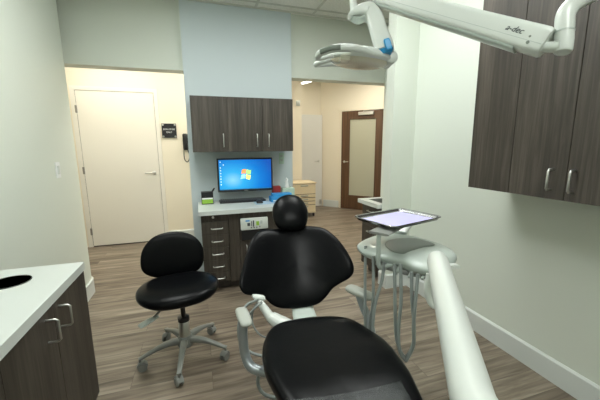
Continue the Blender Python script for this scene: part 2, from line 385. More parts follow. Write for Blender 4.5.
# upper cabinet above the desk (front at y = 3.07)
t = thing('wall_cabinet', 'dark grey-brown three door cabinet hung on the blue wall above the monitor', 'cabinet', (.43, YB-.001, 1.31))
L0, L1 = -.478, .483
b = BM(); box(b, L0, L1, -.31, 0, 0, .505); obj('body', b, 'lam', t)
js = [L0, -.156, .174, L1]
for i, hx in enumerate((-.20, .117, .23)):
    b = BM(); box(b, js[i]+.0015, js[i+1]-.0015, -.33, -.311, .002, .503, .001); d = obj('door', b, 'lam', t)
    obj('handle', vbar(Matrix.Translation((hx, -.33, 0)), .046, .166), 'steel', d, 60)
# right wall cabinet
t = thing('wall_cabinet', 'large dark grey-brown cabinet high on the right wall with vertical bow handles', 'cabinet', (XR-.001, 1.49, 1.105))
b = BM(); box(b, -.31, 0, -1.60, 0, 0, 1.3); obj('body', b, 'lam', t)
RM = Matrix.Rotation(-PI/2, 4, 'Z')       # local x -> -y, outward -y -> -x
js = [0, .262, .53, .80, 1.07, 1.34, 1.60]
for i, hy in enumerate((None, .472, .562, 1.01, 1.13, None)):
    b = BM(); box(b, -.33, -.311, -js[i+1]+.0015, -js[i]-.0015, .002, 1.298, .001); d = obj('door', b, 'lam', t)
    if hy: obj('handle', vbar(Matrix.Translation((-.33, -hy, 0)) @ RM, .045, .14, .0055, .032), 'steel', d, 60)
# desk under the blue wall
t = thing('base_cabinet', 'dark laminate desk base with five drawers against the blue wall', 'cabinet', (-.015, YB-.001, 0))
b = BM(); box(b, 0, .95, -.48, 0, .09, .749); box(b, .01, .94, -.42, -.01, 0, .09); obj('body', b, 'lam', t)
zz = [.715, .585, .455, .33, .205, .085]
b = BM(); box(b, .003, .237, -.497, -.481, .700, .745, .001); d = obj('drawer', b, 'lam', t, label='shallow top drawer with a lock')
b = BM(); lathe(b, [(.011, 0), (.011, .006), (.007, .009)], seg=14, M=Matrix.Translation((.105, -.497, .722)) @ Matrix.Rotation(PI/2, 4, 'X')); obj('lock', b, 'steel', d, 40)
zz = [.678, .556, .434, .312, .195, .095]
for i in range(5):
    b = BM(); box(b, .003, .237, -.499, -.481, zz[i+1]+.0015, zz[i]-.0015, .001); d = obj('drawer', b, 'lam', t)
    obj('handle', hbar(Matrix.Translation((0, -.499, 0)), .085, .185, zz[i]-.06), 'steel', d, 60)
b = BM(); box(b, .243, .335, -.497, -.481, .085, .745, .001); obj('filler_panel', b, 'lam', t)
b = BM(); box(b, .338, .945, -.497, -.481, .48, .745, .001); obj('apron_panel', b, 'lam', t)
for x0, x1, hx in ((.338, .64, .40), (.643, .945, .89)):
    b = BM(); box(b, x0, x1, -.499, -.481, .087, .477, .001); d = obj('door', b, 'lam', t); obj('handle', vbar(Matrix.Translation((hx, -.499, 0)), .33, .43), 'steel', d, 60)
b = BM(); box(b, -.035, .965, 2.86, YB-.001, .75, .79, .002); tag(obj('worktop', b, 'stone'), 'white worktop of the desk below the monitor', 'worktop')
# control panel let into the desk
t = thing('control_panel', 'white control panel with small buttons set into the desk front above a black slot', 'control panel', (.335, 2.9, .58))
b = BM(); box(b, 0, .26, -.022, 0, 0, .115, .008); p_ = obj('face_plate', b, 'white', t, 40)
for x, z, w, h, m in ((.075, .055, .026, .03, 'ink'), (.102, .06, .007, .05, 'ink'), (.12, .06, .012, .06, 'ink'), (.16, .06, .028, .04, 'lyel'), (.065, .09, .04, .012, 'bbox'), (.195, .07, .02, .03, 'pgrey'), (.1, .022, .014, .01, 'ink'), (.125, .022, .014, .01, 'ink'), (.15, .022, .012, .01, 'ink'), (.18, .026, .008, .014, 'ink')):
    b = BM(); box(b, x-w/2, x+w/2, -.0245, -.0215, z-h/2, z+h/2, .001); obj('button', b, {'lyel': 'gcard'}.get(m, m), p_)
b = BM(); box(b, .008, .255, -.012, 0, -.10, -.003, .004); obj('slot', b, 'dark', t)

# left counter
YC = 1.805
t = thing('base_cabinet', 'dark laminate cabinet with two bow handles in the lower left foreground', 'cabinet', (-.60, YC-.005, 0))
b = BM(); box(b, XL+.60+.001, -.019, -1.7, 0, .0, .738); obj('body', b, 'lam', t)
js = [.002, .37, .735, 1.1, 1.4, 1.69]
for i, hy in enumerate((.325, .445, None, 1.2, 1.6)):
    b = BM(); box(b, -.018, 0, -js[i+1]+.0015, -js[i]-.0015, .03, .735, .001); d = obj('door', b, 'lam', t)
    if hy: obj('handle', vbar(Matrix.Translation((0, -hy, 0)) @ Matrix.Rotation(PI/2, 4, 'Z'), .612, .705, .0045, .042), 'steel', d, 60)
# worktop with round hole
b = BM(); X0, X1, Y0, Y1 = XL+.001, -.595, YC-1.75, YC
hc = Vector((-.825, 1.622)); hr = .078; N = 40
outer = []
for k in range(N):
    a = 2*PI*k/N; dx, dy = math.cos(a), math.sin(a); c = [1e9]
    if dx > 1e-6: c.append((X1-hc.x)/dx)
    if dx < -1e-6: c.append((X0-hc.x)/dx)
    if dy > 1e-6: c.append((Y1-hc.y)/dy)
    if dy < -1e-6: c.append((Y0-hc.y)/dy)
    s = min([q for q in c if q > 0]); outer.append([hc.x+dx*s, hc.y+dy*s])
for cx_, cy_ in ((X0, Y0), (X1, Y0), (X0, Y1), (X1, Y1)):
    i = min(range(N), key=lambda k: (math.atan2(outer[k][1]-hc.y, outer[k][0]-hc.x)-math.atan2(cy_-hc.y, cx_-hc.x))**2); outer[i] = [cx_, cy_]
inner = [(hc.x+hr*math.cos(2*PI*k/N), hc.y+hr*math.sin(2*PI*k/N)) for k in range(N)]
loft(b, [[Vector((x, y, .74)) for x, y in inner], [Vector((x, y, .74)) for x, y in outer], [Vector((x, y, .78)) for x, y in outer], [Vector((x, y, .78)) for x, y in inner]], closed=True)
w_ = tag(obj('worktop', b, 'stone'), 'pale worktop with a round waste opening at the left edge of the photo', 'worktop')
b = BM(); lathe(b, [(hr-.001, .782), (hr-.001, .7405), (hr-.004, .7402), (hr-.004, .782)], (hc.x, hc.y, 0), 40); obj('opening_rim', b, 'bplast', w_, 40)
b = BM(); lathe(b, [(.001, .7395), (hr-.004, .7395), (hr-.004, .7405), (.001, .7405)], (hc.x, hc.y, 0), 40); obj('opening_liner', b, 'grey', w_)
# light switch
s_ = on(57.5, 170, 0, XL)
t = thing('light_switch', 'white rocker switch on the left wall near its end', 'light switch', (XL+.0005, s_.y, s_.z))
b = BM(); box(b, 0, .006, -.037, .037, -.06, .06, .002); obj('plate', b, 'tissue', t); b = BM(); box(b, .006, .011, -.016, .016, -.033, .033, .002); obj('rocker', b, 'white', t)

# sink cabinet behind the pier
t = thing('sink_cabinet', 'dark narrow cabinet behind the pier with small side handles', 'cabinet', (1.64, 2.575, 0))
b = BM(); box(b, .018, .53, 0, .36, .10, .758); box(b, .08, .5, .02, .34, 0, .10); obj('body', b, 'lam', t)
for i in range(3):
    z0 = .105+i*.217; b = BM(); box(b, 0, .017, .002, .358, z0, z0+.213, .001); d = obj('drawer', b, 'lam', t)
    obj('handle', hbar(Matrix.Rotation(-PI/2, 4, 'Z'), -.23, -.13, z0+.16), 'steel', d, 60)
b = BM()
for x0, x1, y0, y1 in ((1.60, 1.68, 2.575, 2.97), (2.05, 2.175, 2.575, 2.97), (1.68, 2.05, 2.575, 2.62), (1.68, 2.05, 2.90, 2.97)): box(b, x0, x1, y0, y1, .76, .80)
w_ = tag(obj('worktop', b, 'stone'), 'white sink worktop seen past the edge of the pier', 'worktop')
b = BM()
for x0, x1, y0, y1 in ((1.68, 1.686, 2.62, 2.90), (2.044, 2.05, 2.62, 2.90), (1.686, 2.044, 2.62, 2.626), (1.686, 2.044, 2.894, 2.90)): box(b, x0, x1, y0, y1, .7605, .797)
obj('basin', b, 'grey', w_)

# cart in the corridor
t = thing('storage_cart', 'cream rolling drawer cart in the corridor beside the blue wall', 'cart', (1.88, 5.63, 0))
b = BM(); box(b, -.235, .235, .0, .42, .07, .645, .003); obj('body', b, 'cart', t); b = BM(); box(b, -.229, .229, -.0008, -.0002, .08, .64); obj('drawer_gap_shade', b, 'shade', t)  # dark sheet behind the drawers paints the shade in their gaps
b = BM(); box(b, -.25, .25, -.02, .43, .646, .672, .006); obj('top', b, 'cart', t)
zs = [.64, .445, .375, .305, .235, .08]
for i in range(5):
    b = BM(); box(b, -.228, .228, -.016, -.0005, zs[i+1]+.006, zs[i]-.006, .003); d = obj('drawer', b, 'cart', t)
    b = BM(); box(b, -.075, .075, -.032, -.0165, zs[i]-.04, zs[i]-.018, .006); obj('pull', b, 'arm', d)
for x, y in ((-.2, .03), (.2, .03), (-.2, .38), (.2, .38)):
    b = BM(); lathe(b, [(.01, -.012), (.032, -.012), (.032, .012), (.01, .012)], seg=16, M=Matrix.Translation((x, y, .032)) @ Matrix.Rotation(PI/2, 4, 'Y')); box(b, x-.016, x+.016, y-.01, y+.01, .03, .069); obj('caster', b, 'bplast', t, 40)

# ------------------------------------------------------------------ wall items
t = thing('door_sign', 'square black sign with white lettering right of the white door', 'sign', (-.375, YD-.0005, 1.585))
b = BM(); box(b, -.095, .095, -.018, -.012, -.098, .098, .001); pl = obj('plate', b, 'bplast', t)
for x in (-.078, .078):
    for z in (-.08, .08):
        b = BM(); lathe(b, [(.013, 0), (.013, .022), (.011, .024)], seg=14, M=Matrix.Translation((x, 0, z)) @ Matrix.Rotation(PI/2, 4, 'X')); obj('standoff', b, 'steel', t, 40)
TX = Matrix.Rotation(PI/2, 4, 'X')
text('lettering', 'EMPLOYEES', 'tissue', .030, Matrix.Translation((0, -.019, .018)) @ TX, pl)
text('lettering', 'ONLY', 'tissue', .030, Matrix.Translation((0, -.019, -.022)) @ TX, pl)
b = BM(); box(b, -.105, .105, -.004, -.0005, -.125, .105, .001); obj('backing_plate', b, 'cream', t)
t = thing('wall_phone', 'black wall telephone handset with looped cord by the blue wall', 'phone', (-.165, YD-.0005, 1.43))
b = BM(); box(b, -.04, .04, -.03, 0, -.11, .11, .008); obj('cradle', b, 'bplast', t, 40)
b = BM(); bar(b, [(-.002, -.045, -.11), (-.002, -.062, -.06), (-.002, -.066, 0), (-.002, -.062, .06), (-.002, -.045, .11)], [(.024, .016), (.024, .012), (.018, .010), (.024, .012), (.024, .016)], up=(0, -1, 0)); hs = obj('handset', b, 'bplast', t, 60)
b = BM(); tube(b, [(-.03, -.03, -.1), (-.036, -.03, -.18), (-.03, -.03, -.25), (0, -.03, -.285), (.03, -.03, -.25), (.036, -.03, -.18), (.02, -.05, -.11)], .006, 8); obj('cord', b, 'bplast', t, 60)
t = thing('thermostat', 'tiny white sensor on the cream wall right of the blue wall', 'sensor', (1.925, 6.1195, 2.19))
b = BM(); box(b, -.04, .04, -.03, 0, -.05, .05, .006); obj('case', b, 'white', t, 40)
b = BM(); box(b, -.012, .012, -.032, -.0305, -.01, .01); obj('button', b, 'pgrey', t)
b = BM(); box(b, .845, .90, YB-.006, YB-.0005, 1.165, 1.285, .002)
o_ = tag(obj('wall_outlet', b, 'tgreen'), 'pale outlet plate on the blue wall right of the monitor', 'outlet')
for z in (1.195, 1.24):
    b = BM(); box(b, .86, .885, YB-.009, YB-.0062, z, z+.025, .002); obj('socket', b, 'pgrey', o_)

# ------------------------------------------------------------------ on the desk
t = thing('monitor', 'black framed flat monitor showing a blue desktop with a four colour logo', 'monitor', (.452, 3.27, 1.07))
b = BM(); box(b, -.285, .285, -.012, .02, -.172, .172, .004); obj('bezel', b, 'bplast', t, 40)
b = BM(); box(b, -.268, .268, -.0135, -.0122, -.150, .156); sc = obj('screen', b, 'screen', t)
b = BM(); box(b, -.06, .06, .0205, .06, -.06, .06, .004); box(b, -.03, .03, .06, .128, -.03, .03); obj('wall_bracket', b, 'bplast', t)
b = BM(); box(b, -.02, .02, -.0145, -.0122, -.166, -.159); obj('brand_badge', b, 'steel', t)
def flag(u0, v0, m):
    b = BM(); rows = []
    for i in range(7):
        f = i/6; x = u0+f*.045; wv = .008*math.sin(f*2.6+ (0 if u0 < 0 else 2.6))
        rows.append((x, wv))
    top = [Vector((x+.004, 0, v0+.044+w)) for x, w in rows]; bot = [Vector((x-.004, 0, v0+w)) for x, w in reversed(rows)]
    ring = top+bot; loft(b, [[p+Vector((0, -.0150, 0)) for p in ring], [p+Vector((0, -.0137, 0)) for p in ring]])
    obj('logo_pane', b, m, sc)
flag(-.042, .008, 'orange'); flag(.008, .010, 'lgreen'); flag(-.050, -.044, 'lblue'); flag(.002, -.042, 'lyel')
for i in range(9):
    x = -.252 + (.03 if i % 3 == 1 and i < 4 else 0)
    b = BM(); z = .135-i*.0285; box(b, x-.004, x+.004, -.0148, -.0137, z-.005, z+.005); obj('icon', b, 'icon', sc)
b = BM(); box(b, -.268, .268, -.0148, -.0137, -.150, -.1415); obj('taskbar', b, 'bbox', sc)
t = thing('keyboard', 'long black keyboard lying below the monitor', 'keyboard', (.41, 3.27, .79))
b = BM(); box(b, -.235, .235, -.07, .075, .0005, .020, .004); kb = obj('base', b, 'bplast', t, 40)
b = BM()
for r_ in range(4):
    for c_ in range(20): box(b, -.222+c_*.0223, -.222+c_*.0223+.018, -.058+r_*.031, -.058+r_*.031+.025, .0205, .026)
obj('keys', b, 'ink', t)
b = BM(); box(b, .51, .74, 3.02, 3.22, .7905, .7935, .001); tag(obj('mouse_mat', b, 'pad'), 'pale blue mat beneath the mouse', 'mouse mat')
b = BM(); pad(b, [(-.03, -.055), (.03, -.055), (.034, .0), (.028, .05), (0, .06), (-.028, .05), (-.034, 0)], .03, .001, lambda u, v, w: (.56+u*.9, 3.12+v*.9, .795+w)); m_ = tag(obj('mouse', b, 'bplast', None, 60), 'small black mouse lying on a pale blue mat', 'mouse')
t = thing('desk_caddy', 'black holder with lime green card at left end of desk', 'holder', (.055, 3.25, .79))
b = BM(); box(b, -.055, .06, -.03, .05, .0005, .125, .003); obj('case', b, 'bplast', t)
b = BM(); box(b, -.05, .055, -.034, -.0305, .01, .05); obj('card', b, 'gcard', t)
b = BM(); box(b, -.05, .055, -.036, -.0305, .052, .066); obj('paper_strip', b, 'tissue', t)
b = BM(); tube(b, [(.045, -.0, .11), (.06, -.01, .135), (.075, -.02, .16)], [.008, .010, .007], 8); obj('pen', b, 'bplast', t, 60)
t = thing('glove_box', 'bright blue carton on the right end of the desk', 'box', (.80, 3.15, .79))
b = BM(); box(b, -.12, .12, -.06, .06, .0005, .055, .002); obj('carton', b, 'bbox', t)
b = BM(); box(b, -.10, .06, -.0615, -.0605, .012, .024); obj('printed_band', b, 'tissue', t)
b = BM(); box(b, .70, .90, 3.10, 3.20, .846, .876, .002); tag(obj('glove_box', b, 'bbox'), 'thinner blue carton stacked on top of the other blue carton', 'box')
b = BM(); box(b, .745, .83, 3.29, 3.36, .7905, .93, .002); tag(obj('small_carton', b, 'red'), 'dark red carton behind the blue cartons', 'box')
t = thing('tissue_box', 'pale green tissue box with white tissue pulled up', 'tissue box', (.90, 3.29, .79))
b = BM(); box(b, -.06, .07, -.06, .06, .0005, .12, .003); obj('carton', b, 'tgreen', t)
b = BM()
prof = [(-.03, .0), (.03, .0)]
rings = []
for k in range(6):
    z = .121+k*.022; s = [1, .75, .55, .6, .45, .12][k]
    rings.append([Vector(((.028+.006*math.cos(a*3+k))*math.cos(a)*s + (.004*k*(-1)**k*.3), (.018+.006*math.sin(a*2))*math.sin(a)*s, z)) for a in [2*PI*j/14 for j in range(14)]])
loft(b, rings); obj('tissue', b, 'tissue', t, 80)

# ------------------------------------------------------------------ operator stool
t = thing('operator_stool', 'black rolling stool with oval backrest on a grey five-star base', 'stool', (-.155, 2.0, 0))
b = BM()
so = [(.0, -.215), (.13, -.195), (.215, -.12), (.235, -.01), (.20, .10), (.12, .17), (0, .185), (-.12, .17), (-.20, .10), (-.235, -.01), (-.215, -.12), (-.13, -.195)]
SM = Matrix.Translation((-.012, -.045, .503)) @ Matrix.Rotation(math.radians(8), 4, 'Z')
pad(b, so, .046, .050, lambda u, v, w: SM @ Vector((u, v, w + .10*max(0, abs(u)-.05)**2*3 - .25*max(0, -.05-v)**2)), p=5, edge=.45); obj('seat', b, 'black', t, 80)
b = BM(); bo = [(0, -.160), (.11, -.150), (.175, -.10), (.192, -.02), (.175, .07), (.11, .14), (0, .165), (-.11, .14), (-.175, .07), (-.195, -.02), (-.18, -.10), (-.11, -.150)]
BMx = Matrix.Translation((-.045, .155, .655)) @ Matrix.Rotation(math.radians(6), 4, 'Z') @ Matrix.Rotation(math.radians(-6), 4, 'X') @ Matrix.Rotation(math.radians(3), 4, 'Y')
pad(b, [(u, v*.93) for u, v in bo], .030, .022, lambda u, v, w: BMx @ Vector((u, -w - .9*u*u*1.0, v)), p=4, edge=.5); obj('backrest', b, 'black', t, 80)
b = BM(); bar(b, [(-.01, .0, .415), (-.02, .16, .415), (-.04, .235, .45), (-.04, .215, .60)], [(.025, .006)]*4, up=(0, 0, 1)); obj('back_bracket', b, 'grey', t, 60)
b = BM(); lathe(b, [(.034, .10), (.034, .25), (.028, .26), (.028, .262)], seg=20); obj('column_sleeve', b, 'steel', t, 40)
b = BM(); lathe(b, [(.036, .258), (.036, .285), (.015, .29), (.015, .40), (.03, .41)], seg=20); obj('gas_spring', b, 'bplast', t, 40)
b = BM(); box(b, -.07, .07, -.09, .09, .405, .428, .004); obj('mechanism', b, 'grey', t)
for s_, (ax, ay, bx, by) in enumerate(((-.04, -.03, -.15, -.14),)):
    b = BM(); tube(b, [(ax, ay, .435), (-.09, -.09, .42), (bx, by, .385)], .007, 8); lv = obj('height_lever', b, 'steel', t, 60)
    b = BM(); pad(b, [(-.05, -.026), (.04, -.018), (.05, 0), (.04, .018), (-.05, .026), (-.06, 0)], .008, .008, lambda u, v, w: Matrix.Translation((bx-.02, by-.015, .375)) @ Matrix.Rotation(math.radians(30), 4, 'Z') @ Vector((u, v, w+u*.2))); obj('paddle', b, 'pgrey', lv, 60)
b = BM(); lathe(b, [(.045, .085), (.05, .10), (.045, .145), (.036, .155)], seg=24); obj('hub', b, 'grey', t, 40)
for k in range(5):
    a = math.radians(48.5+72*k); Rm = Matrix.Rotation(a, 4, 'Z')
    b = BM(); bar(b, [Rm @ Vector(p) for p in ((.035, 0, .125), (.10, 0, .128), (.18, 0, .112), (.25, 0, .088), (.275, 0, .082))], [(.022, .022), (.02, .018), (.016, .012), (.014, .009), (.014, .008)]); lg = obj('leg', b, 'grey', t, 60)
    Cm = Matrix.Translation(Rm @ Vector((.268, 0, 0))) @ Matrix.Rotation(a+.7*k, 4, 'Z')
    b = BM()
    for sx in (-.014, .014): lathe(b, [(.006, -.007), (.024, -.007), (.027, -.004), (.027, .004), (.024, .007), (.006, .007)], seg=20, M=Cm @ Matrix.Translation((sx, .012, .0275)) @ Matrix.Rotation(PI/2, 4, 'Y'))
    lathe(b, [(.008, .05), (.008, .085)], seg=10, M=Cm)
    cs = obj('caster', b, 'casterM', lg, 40)
    b = BM(); bar(b, [Cm @ Vector(p) for p in ((0, -.018, .035), (0, -.006, .054), (0, .018, .060), (0, .036, .045))], [(.019, .004)]*4); obj('caster_hood', b, 'casterM', cs, 60)

# ------------------------------------------------------------------ dental chair
CA = math.radians(-7)
t = thing('dental_chair', 'black dental chair with winged backrest and small oval headrest', 'dental chair', (.45, 1.1, 0), CA)
tl = math.radians(33); BO = Vector((0, .40, .45)); TV = Vector((0, math.sin(tl), math.cos(tl))); NV = Vector((0, -math.cos(tl), math.sin(tl)))
def bk(u, v, w, o=0): return BO + Vector((1, 0, 0))*u + TV*v + NV*(w+o)
back_o = [(-0.123, 0.505), (-0.208, 0.490), (-0.262, 0.44), (-0.296, 0.36), (-0.322, 0.275), (-0.340, 0.205), (-0.338, 0.158), (-0.315, 0.130), (-0.27, 0.122), (-0.222, 0.116), (-0.178, 0.074), (-0.125, 0.049), (-0.021, 0.040), (0.077, 0.049), (0.130, 0.078), (0.175, 0.122), (0.225, 0.148), (0.272, 0.168), (0.300, 0.200), (0.302, 0.255), (0.275, 0.345), (0.232, 0.428), (0.172, 0.490), (0.075, 0.517), (-0.031, 0.518)]
b = BM(); pad(b, back_o, .030, .022, lambda u, v, w: bk(u, v, w + 1.0*u*u - .03 - (.006 if w > 0 else 0)*math.exp(-((u/.16)**2)-((v-.25)/.2)**2)), p=6, c=(-.01, .28), edge=.5, sub=5); br = obj('backrest', b, 'black', t, 80)
b = BM(); pad(b, [(u, v) for u, v in back_o], .012, .012, lambda u, v, w: bk(u*.93, .28+(v-.28)*.93, w + 1.0*u*u*.86 - .064), p=8, c=(-.01, .28)); obj('back_shell', b, 'bplast', t, 80)
head_o = [(-.02, .715), (.04, .70), (.078, .645), (.088, .58), (.066, .51), (.02, .485), (-.065, .485), (-.112, .51), (-.133, .58), (-.122, .65), (-.08, .70)]
b = BM(); pad(b, head_o, .045, .035, lambda u, v, w: bk(u, v, w+.012), p=2.6, edge=.5); obj('headrest', b, 'black', t, 80)
b = BM(); bar(b, [bk(-.02, .42, -.055), bk(-.02, .52, -.045), bk(-.02, .60, -.022)], [(.03, .006)]*3, up=NV); obj('headrest_slide', b, 'steel', t, 60)
# seat cushion
seat_o = [(-0.02, 0.262), (-0.13, 0.232), (-0.21, 0.16), (-0.252, 0.055), (-0.252, -.06), (-0.232, -0.15), (-0.20, -0.26), (-.18, -.42), (-.175, -.60), (-.13, -.70), (0, -.72), (.14, -.70), (.21, -.60), (.245, -.45), (0.265, -0.30), (0.280, -0.164), (0.276, -0.02), (0.248, 0.07), (0.183, 0.17), (0.094, 0.24)]
def seatmap(u, v, w):
    z = .500 + w*.9 + (.05*max(0, abs(u)-.05)**1.5*4 if w > 0 else 0) - .35*max(0, -.20-v)**1.5*1.0 + .02*math.exp(-((v-.18)/.08)**2)
    return Vector((u, v, z))
b = BM(); pad(b, seat_o, .035, .055, seatmap, p=7, c=(.0, -.15), edge=.45); st = obj('seat', b, 'black', t, 80)
# clear film over the foot of the seat
b = BM(); rows = []
for i in range(9):
    v = -.255-.4*i/8
    rows.append([Vector((u*1.0, v, seatmap(u, v, .034).z + .006)) for u in [-.19+.40*k/14 for k in range(15)]])
vv = [[b.verts.new(p) for p in r] for r in rows]
for i in range(8):
    for k in range(14): b.faces.new((vv[i][k], vv[i][k+1], vv[i+1][k+1], vv[i+1][k]))
fo = obj('foot_cover', b, 'film', t, 80, label='clear plastic film over the foot end'); sm_ = fo.modifiers.new('s', 'SOLIDIFY'); sm_.thickness = .001
# support frame, column, base
b = BM(); bar(b, [(0, .02, .425), (0, .30, .42), (0, .40, .44), tuple(bk(0, .10, -.085)), tuple(bk(0, .30, -.085))], [(.07, .02), (.07, .022), (.065, .02), (.06, .014), (.05, .01)], up=(0, 0, 1)); obj('back_support', b, 'pgrey', t, 60)
b = BM(); bar(b, [(0, .30, .415), (0, .1, .40), (0, -.35, .36)], [(.16, .03), (.19, .035), (.16, .03)]); obj('seat_frame', b, 'white', t, 60)
b = BM(); bar(b, [(0, .34, .33), (0, .2, .345), (0, .04, .35)], [(.10, .03), (.15, .045), (.13, .04)]); obj('upper_housing', b, 'white', t, 60)
b = BM(); bar(b, [(0, .05, .34), (0, -.05, .2), (0, -.1, .06)], [(.10, .07), (.10, .07), (.11, .08)], up=(0, 1, 0)); obj('lift_column', b, 'white', t, 60)
b = BM(); pad(b, [(-.17, .28), (0, .32), (.17, .28), (.2, 0), (.17, -.42), (0, -.48), (-.17, -.42), (-.2, 0)], .045, .001, lambda u, v, w: (u, v, .002+w), p=8); obj('floor_base', b, 'pgrey', t, 60)
# armrests: pad + bent tube
def armrest(pts_tube, P, ang, tilt, k=1):
    b = BM(); tube(b, pts_tube, [.019, .02, .021, .022, .022][:len(pts_tube)], 14); a_ = obj('armrest', b, 'tubeM', t, 60)
    Mx = Matrix.Translation(P) @ Matrix.Rotation(ang, 4, 'Z') @ Matrix.Rotation(tilt, 4, 'X')
    b = BM(); pad(b, [(-.028, -.075), (0, -.083), (.028, -.075), (.034, -.03), (.034, .04), (.027, .075), (0, .083), (-.027, .075), (-.034, .04), (-.034, -.03)], .018, .018, lambda u, v, w: Mx @ Vector((u*k, v*k, w*k)), p=5)
    obj('arm_pad', b, 'arm', a_, 80)
armrest([(-.325, .105, .62), (-.33, .11, .56), (-.325, .12, .46), (-.29, .09, .405), (-.17, .06, .385)], Vector((-.324, .115, .64)), math.radians(12), math.radians(6), .8)
armrest([(.250, .25, .615), (.268, .235, .56), (.295, .20, .47), (.26, .12, .39), (.13, .06, .385)], Vector((.252, .245, .632)), math.radians(40), math.radians(6), .92)
# assistant instruments on the left behind the seat
CM = inv(t).inverted()
def cl(x, y, d): return CM @ dep(x, y, d)
b = BM()
bar(b, [cl(252, 295, 1.66), cl(258, 299, 1.66), cl(264, 308, 1.64), cl(271, 318, 1.62)], [(.008, .008), (.015, .013), (.022, .020), (.027, .024)], ex=2.2); h_ = obj('instrument_holder', b, 'white', t, 60, label='white suction holder behind the left armrest')
b = BM(); pad(b, [(-.035, -.02), (.035, -.02), (.04, 0), (.035, .02), (-.035, .02), (-.04, 0)], .012, .012, lambda u, v, w: cl(259, 298, 1.66)+Vector((u*.8, v*.8+w*.2, w+.004-u*.2)), p=3); obj('valve_head', b, 'white', h_, 60)
b = BM(); bar(b, [cl(271, 317, 1.62), cl(282, 324, 1.6), cl(300, 332, 1.58)], [(.030, .028), (.042, .036), (.042, .030)], ex=2.2); obj('holder_arm', b, 'white', h_, 60)
for P, r_ in (([(257, 300, 1.64), (246, 306, 1.62), (239, 322, 1.6), (240, 342, 1.58), (250, 352, 1.56), (262, 356, 1.55)], .0075),
              ([(259, 301, 1.66), (253, 310, 1.66), (253, 325, 1.64), (262, 336, 1.62), (275, 338, 1.6)], .005),
              ([(262, 302, 1.62), (255, 308, 1.60), (246, 318, 1.6)], .006),
              ([(268, 366, 1.62), (260, 372, 1.64), (258, 384, 1.64), (264, 394, 1.62), (276, 398, 1.58)], .010)):
    b = BM(); tube(b, [cl(*q) for q in P], r_, 8); obj('hose', b, 'hose', t, 60)

# ------------------------------------------------------------------ delivery unit
t = thing('delivery_unit', 'pale grey dental delivery unit with hanging hoses and long white support arm', 'dental unit', (.27, .16, 0))
DL = inv(t).inverted()
def dl(x, y, d): return DL @ dep(x, y, d)
def dz(x, y, z): return DL @ on(x, y, 2, z)
def L(x, y, z): return DL @ Vector((x, y, z))
hd = [(0.766, 1.417), (0.84, 1.48), (.94, 1.53), (1.026, 1.545), (1.12, 1.47), (1.17, 1.354), (1.182, 1.235), (1.145, 1.137), (1.085, 1.075), (0.981, 1.028), (0.895, 1.02), (0.852, 1.065), (0.838, 1.135), (0.80, 1.20), (0.764, 1.255), (0.742, 1.33)]
b = BM(); pad(b, hd, .028, .040, lambda u, v, w: L(u, v, .838+w*(1+.25*max(0, 1.25-v)/.25)), p=5, edge=.5); hh = obj('control_head', b, 'pgrey', t, 80)
md = [(0.88, 1.335), (0.98, 1.385), (1.08, 1.36), (1.11, 1.28), (1.095, 1.225), (1.015, 1.215), (0.92, 1.185), (0.865, 1.17), (0.84, 1.225)]
b = BM(); pad(b, md, .005, .002, lambda u, v, w: L(u, v, .8665+w), p=5); obj('mat', b, 'mid', hh, 80)
b = BM(); bar(b, [L(1.08, 1.50, .86), L(1.13, 1.54, .895), L(1.18, 1.57, .93), L(1.21, 1.60, .945)], [(.045, .012), (.055, .014), (.05, .014), (.03, .008)]); obj('handle', b, 'white', t, 60)
b = BM(); bar(b, [L(.99, 1.0, .86), L(.975, .965, .865)], [(.02, .008)]*2, sm=1); obj('grip_tab', b, 'white', hh, 60)
# instrument rest bar and holders along the chair side
b = BM(); bar(b, [L(.80, 1.30, .797), L(.815, 1.21, .797), L(.865, 1.12, .797), L(.93, 1.05, .797)], [(.02, .012)]*4); rs = obj('instrument_rest', b, 'grey', t, 60)
for x, y in ((.80, 1.19), (.83, 1.14), (.86, 1.09), (.90, 1.055)):
    b = BM(); tube(b, [L(x+.01, y+.01, .812), L(x-.03, y-.022, .80)], [.008, .006], 10, 1); obj('instrument_clip', b, 'pgrey', rs, 60)
# hoses
HZ = [[(365.5, 246, 1.56), (365, 300, 1.52), (366, 340, 1.50), (370, 372, 1.45)],
      [(373.5, 256, 1.46), (373, 300, 1.45), (370, 330, 1.46), (374, 360, 1.43)],
      [(384, 262, 1.42), (382, 280, 1.42), (375, 305, 1.42), (373, 335, 1.41), (380, 366, 1.38)],
      [(394.5, 264, 1.38), (395, 300, 1.37), (396, 335, 1.36), (401, 352, 1.35), (406, 358, 1.35)],
      [(400.5, 264, 1.36), (401, 300, 1.35), (398.5, 330, 1.34), (400, 352, 1.33), (406, 361, 1.33)],
      [(411.5, 272, 1.32), (412, 300, 1.32), (414, 325, 1.32), (413, 345, 1.33), (406, 358, 1.35)],
      [(418, 274, 1.30), (416, 295, 1.30), (413.5, 325, 1.30), (413.5, 345, 1.31), (406, 361, 1.33)]]
for P in HZ:
    b = BM(); tube(b, [dl(*q) for q in P], .0075, 8); obj('hose', b, 'hose', t, 60)
# tray carrier
TZ = 1.0
b = BM(); tube(b, [L(.744, 1.178, TZ-.02), L(.744, 1.178, .90), L(.746, 1.178, .84), L(.757, 1.177, .812), L(.79, 1.18, .812), L(.86, 1.20, .816)], .0105, 12, 4); obj('tray_post', b, 'pgrey', t, 60)
b = BM(); bar(b, [L(.735, 1.17, TZ-.025), L(.9, 1.28, TZ-.025), L(1.0, 1.36, TZ-.025)], [(.05, .006)]*3); obj('tray_bracket', b, 'grey', t, 60)
